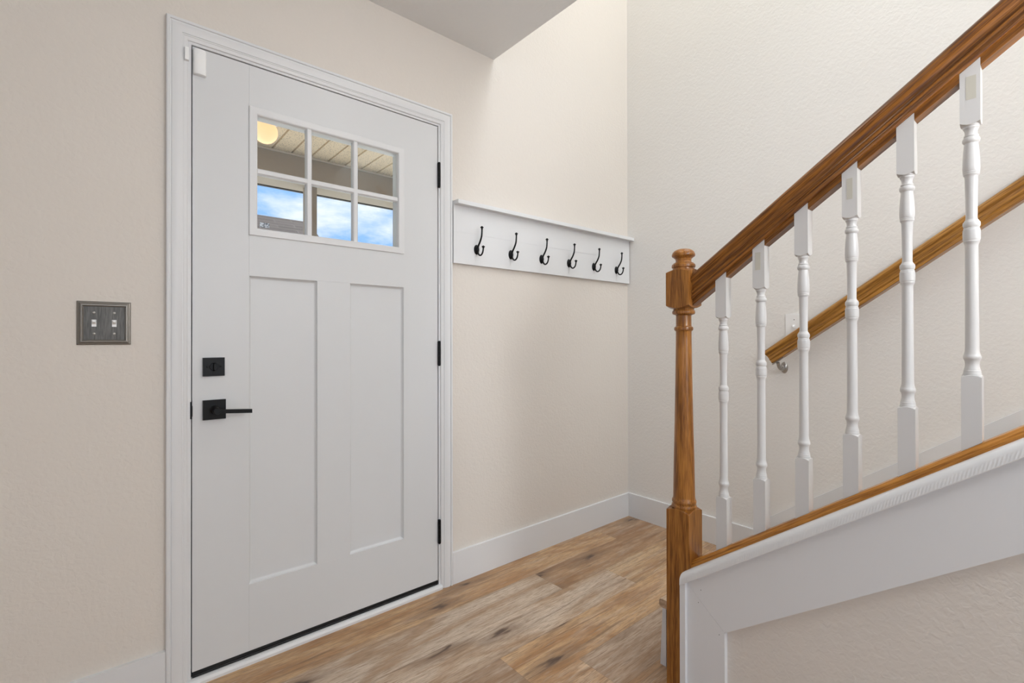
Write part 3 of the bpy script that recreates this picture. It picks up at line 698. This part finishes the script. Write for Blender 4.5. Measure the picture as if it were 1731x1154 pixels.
# ------------------------------------------------------------------ balusters
def baluster_mesh():
    bm = nb(); h = BW/2; Q = QS
    def zt(y, base): return base - SL*y
    top = RC-SC_
    sqprism(bm, 0, 0, h, (lambda y: zt(y, 0.0001)), 0.1605*Q, 0.0008, 0, .0040)
    sqprism(bm, 0, 0, h, 0.7185*Q, (lambda y: zt(y, top-.0002)), 0.0008, .0050, 0)
    pr = [(.158, .0150), (.1610, .0158), (.1650, .0150), (.1665, .0146), (.1700, .0146), (.1712, .0138), (.1730, .0138), (.1760, .0126), (.1830, .0119), (.1900, .0124), (.1950, .0143), (.1965, .0152), (.2000, .0154), (.2030, .0152),
          (.2045, .0143), (.2070, .0138), (.2120, .0124), (.2200, .0119), (.30, .0115), (.40, .0112), (.4500, .0112), (.4545, .0120), (.4570, .0134), (.4600, .0142), (.4615, .0138), (.4630, .0146), (.4660, .0150), (.4780, .0152), (.4850, .0149), (.4862, .0140), (.4890, .0140),
          (.4905, .0130), (.4925, .0140), (.4955, .0149), (.4990, .0151), (.5025, .0146), (.5045, .0130), (.5070, .0118), (.5090, .0104), (.5140, .0099), (.56, .0104), (.6040, .0112), (.6070, .0120), (.6090, .0136), (.6105, .0140), (.6118, .0134), (.6135, .0142), (.6150, .0144), (.6160, .0138), (.6175, .0146), (.6250, .0150),
          (.6400, .0147), (.6600, .0136), (.6750, .0122), (.6800, .0118), (.6815, .0130), (.6835, .0146), (.6870, .0153), (.6905, .0148), (.6925, .0135), (.6938, .0118), (.6955, .0126), (.6975, .0126), (.6985, .0112), (.7030, .0103), (.7090, .0112), (.7130, .0130), (.7140, .0138),
          (.7170, .0138), (.7180, .0147), (.7200, .0152), (.7225, .0158), (.723, .012)]
    lathe(bm, [(a*Q, b*Q) for a, b in pr], 0, 0, 0, 36)
    return bm
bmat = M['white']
tape = plain('faded_tape', (0.56, 0.535, 0.455), 0.6)
LAB = ['white turned baluster nearest the newel post',
       'white turned baluster second from the newel post, tape mark near its top',
       'white turned baluster third from the newel post, crossing the wall rail by the switch',
       'white turned baluster fourth from the newel post, tape mark on its top block',
       'white turned baluster second from the right edge of the photo',
       'white turned baluster nearest the right edge, yellowed tape high on its block']
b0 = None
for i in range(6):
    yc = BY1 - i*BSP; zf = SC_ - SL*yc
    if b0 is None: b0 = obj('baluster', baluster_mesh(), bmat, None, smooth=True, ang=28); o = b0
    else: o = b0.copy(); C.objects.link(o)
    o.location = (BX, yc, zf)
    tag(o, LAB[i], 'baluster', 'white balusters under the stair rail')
    if i in (1, 3, 5):
        y0, y1, z0, z1 = {1: (-1.2692, -1.2828, 1.2920, 1.3400), 3: (-1.4822, -1.4943, 1.4380, 1.4880), 5: (-1.6925, -1.7082, 1.5970, 1.6450)}[i]
        bm = nb(); box(bm, BX-BW/2-.0004, BX-BW/2+.0002, y1, y0, z0, z1)
        t = obj('tape_mark', bm, tape); t.data.transform(Matrix.Translation((-BX, -yc, -zf))); t.parent = o
        t['label'] = 'faded yellow strip of old tape'

# ------------------------------------------------------------------ stairs
stairs = thing('staircase', (-0.53, -0.92, 0), 'stair flight behind the newel post, white riser and oak nosing showing at its foot', 'staircase')
RUN, RISE = 0.2631, 0.1905
H1 = 0.2220
NST = 11
for i in range(NST):
    yf = -0.9210 - i*RUN; zt = H1 + i*RISE; zb_ = 0 if i == 0 else zt-RISE
    x0 = -1.0712 if i == 0 else XW1+.0015; x1 = -.0145
    bm = nb()
    if i == 0:
        loops(bm, [[(x, -.9235, zt-.028), (x, -.9145, 0), (x, -.9370, 0), (x, -.9370, zt-.028)] for x in (x0, x1)])
        if True:
            pass
    else: box(bm, x0, x1, yf-.018, yf, zb_, zt-.028)
    obj('riser', bm, M['trim'], stairs)
    # tread with rounded nosing; the first one stops short of the newel
    yb_ = yf-RUN-.018
    pr = [(yf+.004, -.028), (yf+.0080, -.0260), (yf+.0105, -.0200), (yf+.0110, -.0130), (yf+.0095, -.0050), (yf+.0060, -.0010), (yf+.001, 0), (yb_, 0), (yb_, -.028)]
    bm = nb()
    loops(bm, [[(x, y, zt+h) for y, h in pr] for x in (x0, x1)])
    obj('tread', bm, M['tread'], stairs, smooth=True, ang=40)
# raking skirt board on the right wall
bm = nb()
SKC = 0.2285-0.724*0.8508
poly(bm, [(-.8078, 0), (-.8078, SKC+SL*.8078), (-3.9, SKC+SL*3.9), (-3.9, SKC+SL*3.9-.5), (-1.2, 0)], -.014, -.0002)
bevel(bm, .0018, 2)
struct('baseboard_stair', bm, M['trim'], 'raking white skirt board along the right wall beside the stairs', 'skirt board')

# ------------------------------------------------------------------ wall handrail
WRC = 0.3380
bm = nb(); XR = -.0765
slope_sweep(bm, sym(wrailp), WRC, XR, -.8975, -3.4, 'square', 'plumb')
mm3 = slope_mtx(XR, -1.6, WRC+SL*1.6)
wr = tag(obj('wall_handrail', bm, M['oak_w'], None, smooth=True, mtx=mm3, ang=40), 'honey oak handrail mounted on the right wall, seen behind the balusters', 'handrail')
def bracket(yb):
    zu = WRC - SL*yb
    bm = nb()
    lathe(bm, [(-.0005, .0001), (-.0005, .0165), (-.003, .0160), (-.007, .0125), (-.0095, .007)], 0, yb, zu-.036, 20, 'x')
    for v in bm.verts: v.co.z = (v.co.z-(zu-.036))*1.7 + zu-.036
    arm = smooth_pts([(-.004, yb, zu-.036), (-.022, yb, zu-.043), (-.045, yb, zu-.040), (-.066, yb, zu-.028), (-.0765, yb, zu-.010)], 5)
    tube(bm, arm, .0078, 12)
    loops(bm, [[(x, yb+dy, zu+SL*(-dy)+h) for x, dy in ((XR-.008, -.026), (XR+.008, -.026), (XR+.008, .024), (XR-.008, .024))] for h in (-.0035, -.0002)])
    for dz in (-.016, .014): lathe(bm, [(-.008, .0024), (-.004, .0028), (-.003, .0028)], 0, yb+.003, zu-.036+dz, 10, 'x')
    o = obj('bracket', bm, M['nickel'], None, smooth=True); o.parent = wr; o.matrix_parent_inverse = wr.matrix_world.inverted()
    o['label'] = 'small nickel bracket'
for yb in (-.9150, -2.1, -3.2): bracket(yb)
# switch behind the wall rail
sw2 = thing('light_switch', (0, -.9585, 1.165), 'white single toggle switch on the right wall behind the handrail', 'light switch')
bm = nb(); box(bm, -.006, -.0002, -.9935, -.9235, 1.1080, 1.2225); bevel(bm, .0022, 3); obj('plate', bm, M['plastic'], sw2, smooth=True)
bm = nb()
rings = [[(-.006-b, -.9610+a*s, z+c*s) for a, c in ((-.0045, -.0050), (.0045, -.0050), (.0045, .0050), (-.0045, .0050))] for b, z, s in ((0, 1.1650, 1.0), (.008, 1.1620, .9), (.014, 1.1590, .7))]
loops(bm, rings); bevel(bm, .0007, 2); obj('toggle', bm, M['plastic'], sw2)
for dz in (-.030, .030):
    bm = nb(); lathe(bm, [(-.0058, .0030), (-.0068, .0028), (-.0074, .0018)], 0, -.9610, 1.1650+dz, 14, 'x'); obj('screw', bm, M['nickel'], sw2, smooth=True)

# ------------------------------------------------------------------ added fill skylight, and pendant, above the frame
root = thing('fill_skylight', (-.53, -1.9, TOP), 'unseen white framed roof light, added to brighten the stairwell', 'added skylight', kind='structure')
bm = nb(); box(bm, -.97, -.93, -3.15, -.65, TOP, TOP+.12); box(bm, -.13, -.09, -3.15, -.65, TOP, TOP+.12); box(bm, -.93, -.13, -3.15, -3.11, TOP, TOP+.12); box(bm, -.93, -.13, -.69, -.65, TOP, TOP+.12)
obj('window_frame', bm, M['trim'], root); bm = nb(); box(bm, -.93, -.13, -3.11, -.69, TOP+.05, TOP+.056); obj('window_glass', bm, M['glass'], root)
LPX, LPY = -1.60, -0.90
pd = thing('ceiling_lamp', (LPX, LPY, CEIL), 'round opal flush lamp on the entry ceiling above the frame', 'ceiling lamp')
bm = nb(); lathe(bm, [(0, .15), (-.018, .15), (-.022, .145)], LPX, LPY, CEIL, 40); obj('base', bm, M['nickel'], pd, smooth=True)
bm = nb(); lathe(bm, [(-.022, .17), (-.030, .180), (-.045, .183), (-.060, .172), (-.075, .140), (-.085, .09), (-.089, .001)], LPX, LPY, CEIL, 48)
obj('lamp_shade', bm, emit('opal_glass', (1.0, .985, .96), LAMP_E), pd, smooth=True)

FLX, FLY = -1.45, -2.42  # fill lamp added outside the frame to brighten the lower right wall
fl = thing('fill_lamp', (FLX, FLY, 0), 'unseen fill lamp on a slim pole with an opal globe, added beside the stair wall', 'fill lamp')
bm = nb(); lathe(bm, [(0, .14), (.012, .14), (.020, .12), (.024, .02)], FLX, FLY, 0, 40); obj('base', bm, M['nickel'], fl, smooth=True)
bm = nb(); lathe(bm, [(.022, .010), (1.50, .010), (1.51, .035), (1.545, .045)], FLX, FLY, 0, 24); obj('pole', bm, M['nickel'], fl, smooth=True)
bm = nb(); lathe(bm, [(1.66-.115*math.cos(a*PI/20), max(.001, .115*math.sin(a*PI/20))) for a in range(21)], FLX, FLY, 0, 40)
obj('globe', bm, emit('fill_lamp_globe', (0.95, .975, 1.0), FILL_LAMP_E), fl, smooth=True)

# ------------------------------------------------------------------ porch and outside, seen through the door glass
def soffit_mat():
    mt, nt, b = newmat('beige_vinyl_soffit'); tc = nt.nodes.new('ShaderNodeTexCoord')
    v = nt.nodes.new('ShaderNodeTexVoronoi'); v.inputs['Scale'].default_value = 95; link(nt, tc.outputs['Object'], v.inputs['Vector'])
    cr = nt.nodes.new('ShaderNodeValToRGB'); cr.color_ramp.elements[0].position = .18; cr.color_ramp.elements[0].color = (.33, .27, .19, 1)
    cr.color_ramp.elements[1].position = .34; cr.color_ramp.elements[1].color = (.78, .64, .44, 1)
    link(nt, v.outputs['Distance'], cr.inputs[0]); link(nt, cr.outputs[0], b.inputs['Base Color']); b.inputs['Roughness'].default_value = .6; return mt
PZC = 2.36; PBY = 1.60
bm = nb()
gx = -1.6706; sp = 0.1213
x = gx - sp*24
while x < 4.0:                                              # ribbed panels
    loops(bm, [[(x+.006, y, PZC), (x+.010, y, PZC+.0002), (x+sp-.010, y, PZC+.0002), (x+sp-.006, y, PZC), (x+sp-.003, y, PZC+.013), (x+sp+.003, y, PZC+.013), (x+sp+.006, y, PZC), (x+sp+.006, y, PZC+.03), (x+.006, y, PZC+.03)] for y in (.14, PBY)])
    x += sp
struct('ceiling_porch', bm, soffit_mat(), 'beige ribbed porch ceiling seen through the upper door panes', 'porch ceiling')
M['taupe'] = drywall('taupe_stucco', (0.40, 0.34, 0.275), 0.5, 60)
M['cream'] = plain('cream_channel', (0.66, 0.58, 0.46), 0.5)
beam = thing('porch_beam', (0.5, 1.76, 2.206), 'taupe porch beam seen through the middle of the door window', 'beam')
bm = nb(); box(bm, -4.6, 4.0, PBY, 1.90, 2.206, PZC+.06); obj('beam_body', bm, M['taupe'], beam)
bm = nb(); box(bm, -4.6, 4.0, PBY-.014, PBY-.001, PZC-.012, PZC-.001); obj('top_channel', bm, M['cream'], beam)
bm = nb(); box(bm, -4.6, 4.0, 1.902, 1.925, 2.196, 2.26); obj('edge_strip', bm, M['rubber'], beam)
bm = nb(); box(bm, -4.6, 4.0, PBY+.06, 1.885, 2.199, 2.2055); obj('underside_panel', bm, plain('dim_cream', (.40, .345, .27), .6), beam)
bm = nb(); box(bm, -1.412, -1.347, 1.70, 1.80, 0.0, 2.1985); bevel(bm, .004, 2)
tag(obj('porch_post', bm, M['taupe'], None), 'slim taupe porch post behind the middle of the door window', 'post')
bm = nb(); box(bm, -4.6, 4.0, .14, 2.1, -.16, -.02)
struct('floor_porch', bm, plain('concrete', (.60, .57, .52), .85, bump=(30, .3, .004)), 'concrete porch slab outside the front door', 'porch floor')
pl = thing('porch_light', (-1.812, 1.165, PZC), 'small warm glass globe light on the porch ceiling', 'porch light')
bm = nb(); lathe(bm, [(0, .075), (-.012, .075), (-.020, .060), (-.028, .045)], -1.812, 1.165, PZC, 32); obj('base', bm, M['plastic'], pl, smooth=True)
bm = nb(); pr = [(-.0125-.13+.065-.065*math.cos(a*PI/16)-.005, max(.001, .065*math.sin(a*PI/16))) for a in range(17)]
lathe(bm, pr, -1.812, 1.165, PZC+.012, 32)
obj('globe', bm, emit('warm_globe', (1.0, .70, .38), 0.62), pl, smooth=True)
bm = nb(); box(bm, -9, 9, 2.1, 9.1, -.36, -.27)  # pale slab added to bounce sunlight up to the porch ceiling
struct('floor_bounce_slab', bm, plain('pale_concrete', (.62, .585, .53), .85, bump=(30, .3, .004)), 'unseen pale concrete slab, added to bounce light onto the porch', 'bounce_slab')
bm = nb(); box(bm, -60, 60, 2.1, 90, -.4, -.3)
struct('ground', bm, plain('lawn', (.16, .20, .08), .9, bump=(20, .5, .02)), 'lawn beyond the porch', 'ground')
def shingles():
    mt, nt, b = newmat('brown_shingles'); tc = nt.nodes.new('ShaderNodeTexCoord'); br = nt.nodes.new('ShaderNodeTexBrick')
    br.inputs['Color1'].default_value = (.045, .034, .028, 1); br.inputs['Color2'].default_value = (.075, .058, .05, 1); br.inputs['Mortar'].default_value = (.11, .092, .08, 1)
    br.inputs['Scale'].default_value = 1; br.inputs['Brick Width'].default_value = .9; br.inputs['Row Height'].default_value = .16; br.inputs['Mortar Size'].default_value = .012
    mp = nt.nodes.new('ShaderNodeMapping'); link(nt, tc.outputs['Object'], mp.inputs[0]); link(nt, mp.outputs[0], br.inputs['Vector'])
    link(nt, br.outputs[0], b.inputs['Base Color']); b.inputs['Roughness'].default_value = .9; return mt
nh = thing('neighbouring_house', (-4, 12, -.3), 'brown shingled roof seen through the lower left door pane', 'house')
bm = nb(); box(bm, -11, 1.4, 9.6, 15, -.3, 2.6); obj('house_wall', bm, plain('siding', (.50, .46, .40), .8), nh)
bm = nb(); loops(bm, [[(x, 9.2, 2.55), (x, 12.0, 4.35), (x, 14.8, 2.55), (x, 14.8, 2.42), (x, 9.2, 2.42)] for x in (-11.6, 1.84)])
mr = Matrix.Translation((-4, 9.2, 2.55)) @ Matrix.Rotation(math.atan2(1.8, 2.8), 4, 'X')
obj('roof', bm, shingles(), nh).data.name = 'roof'
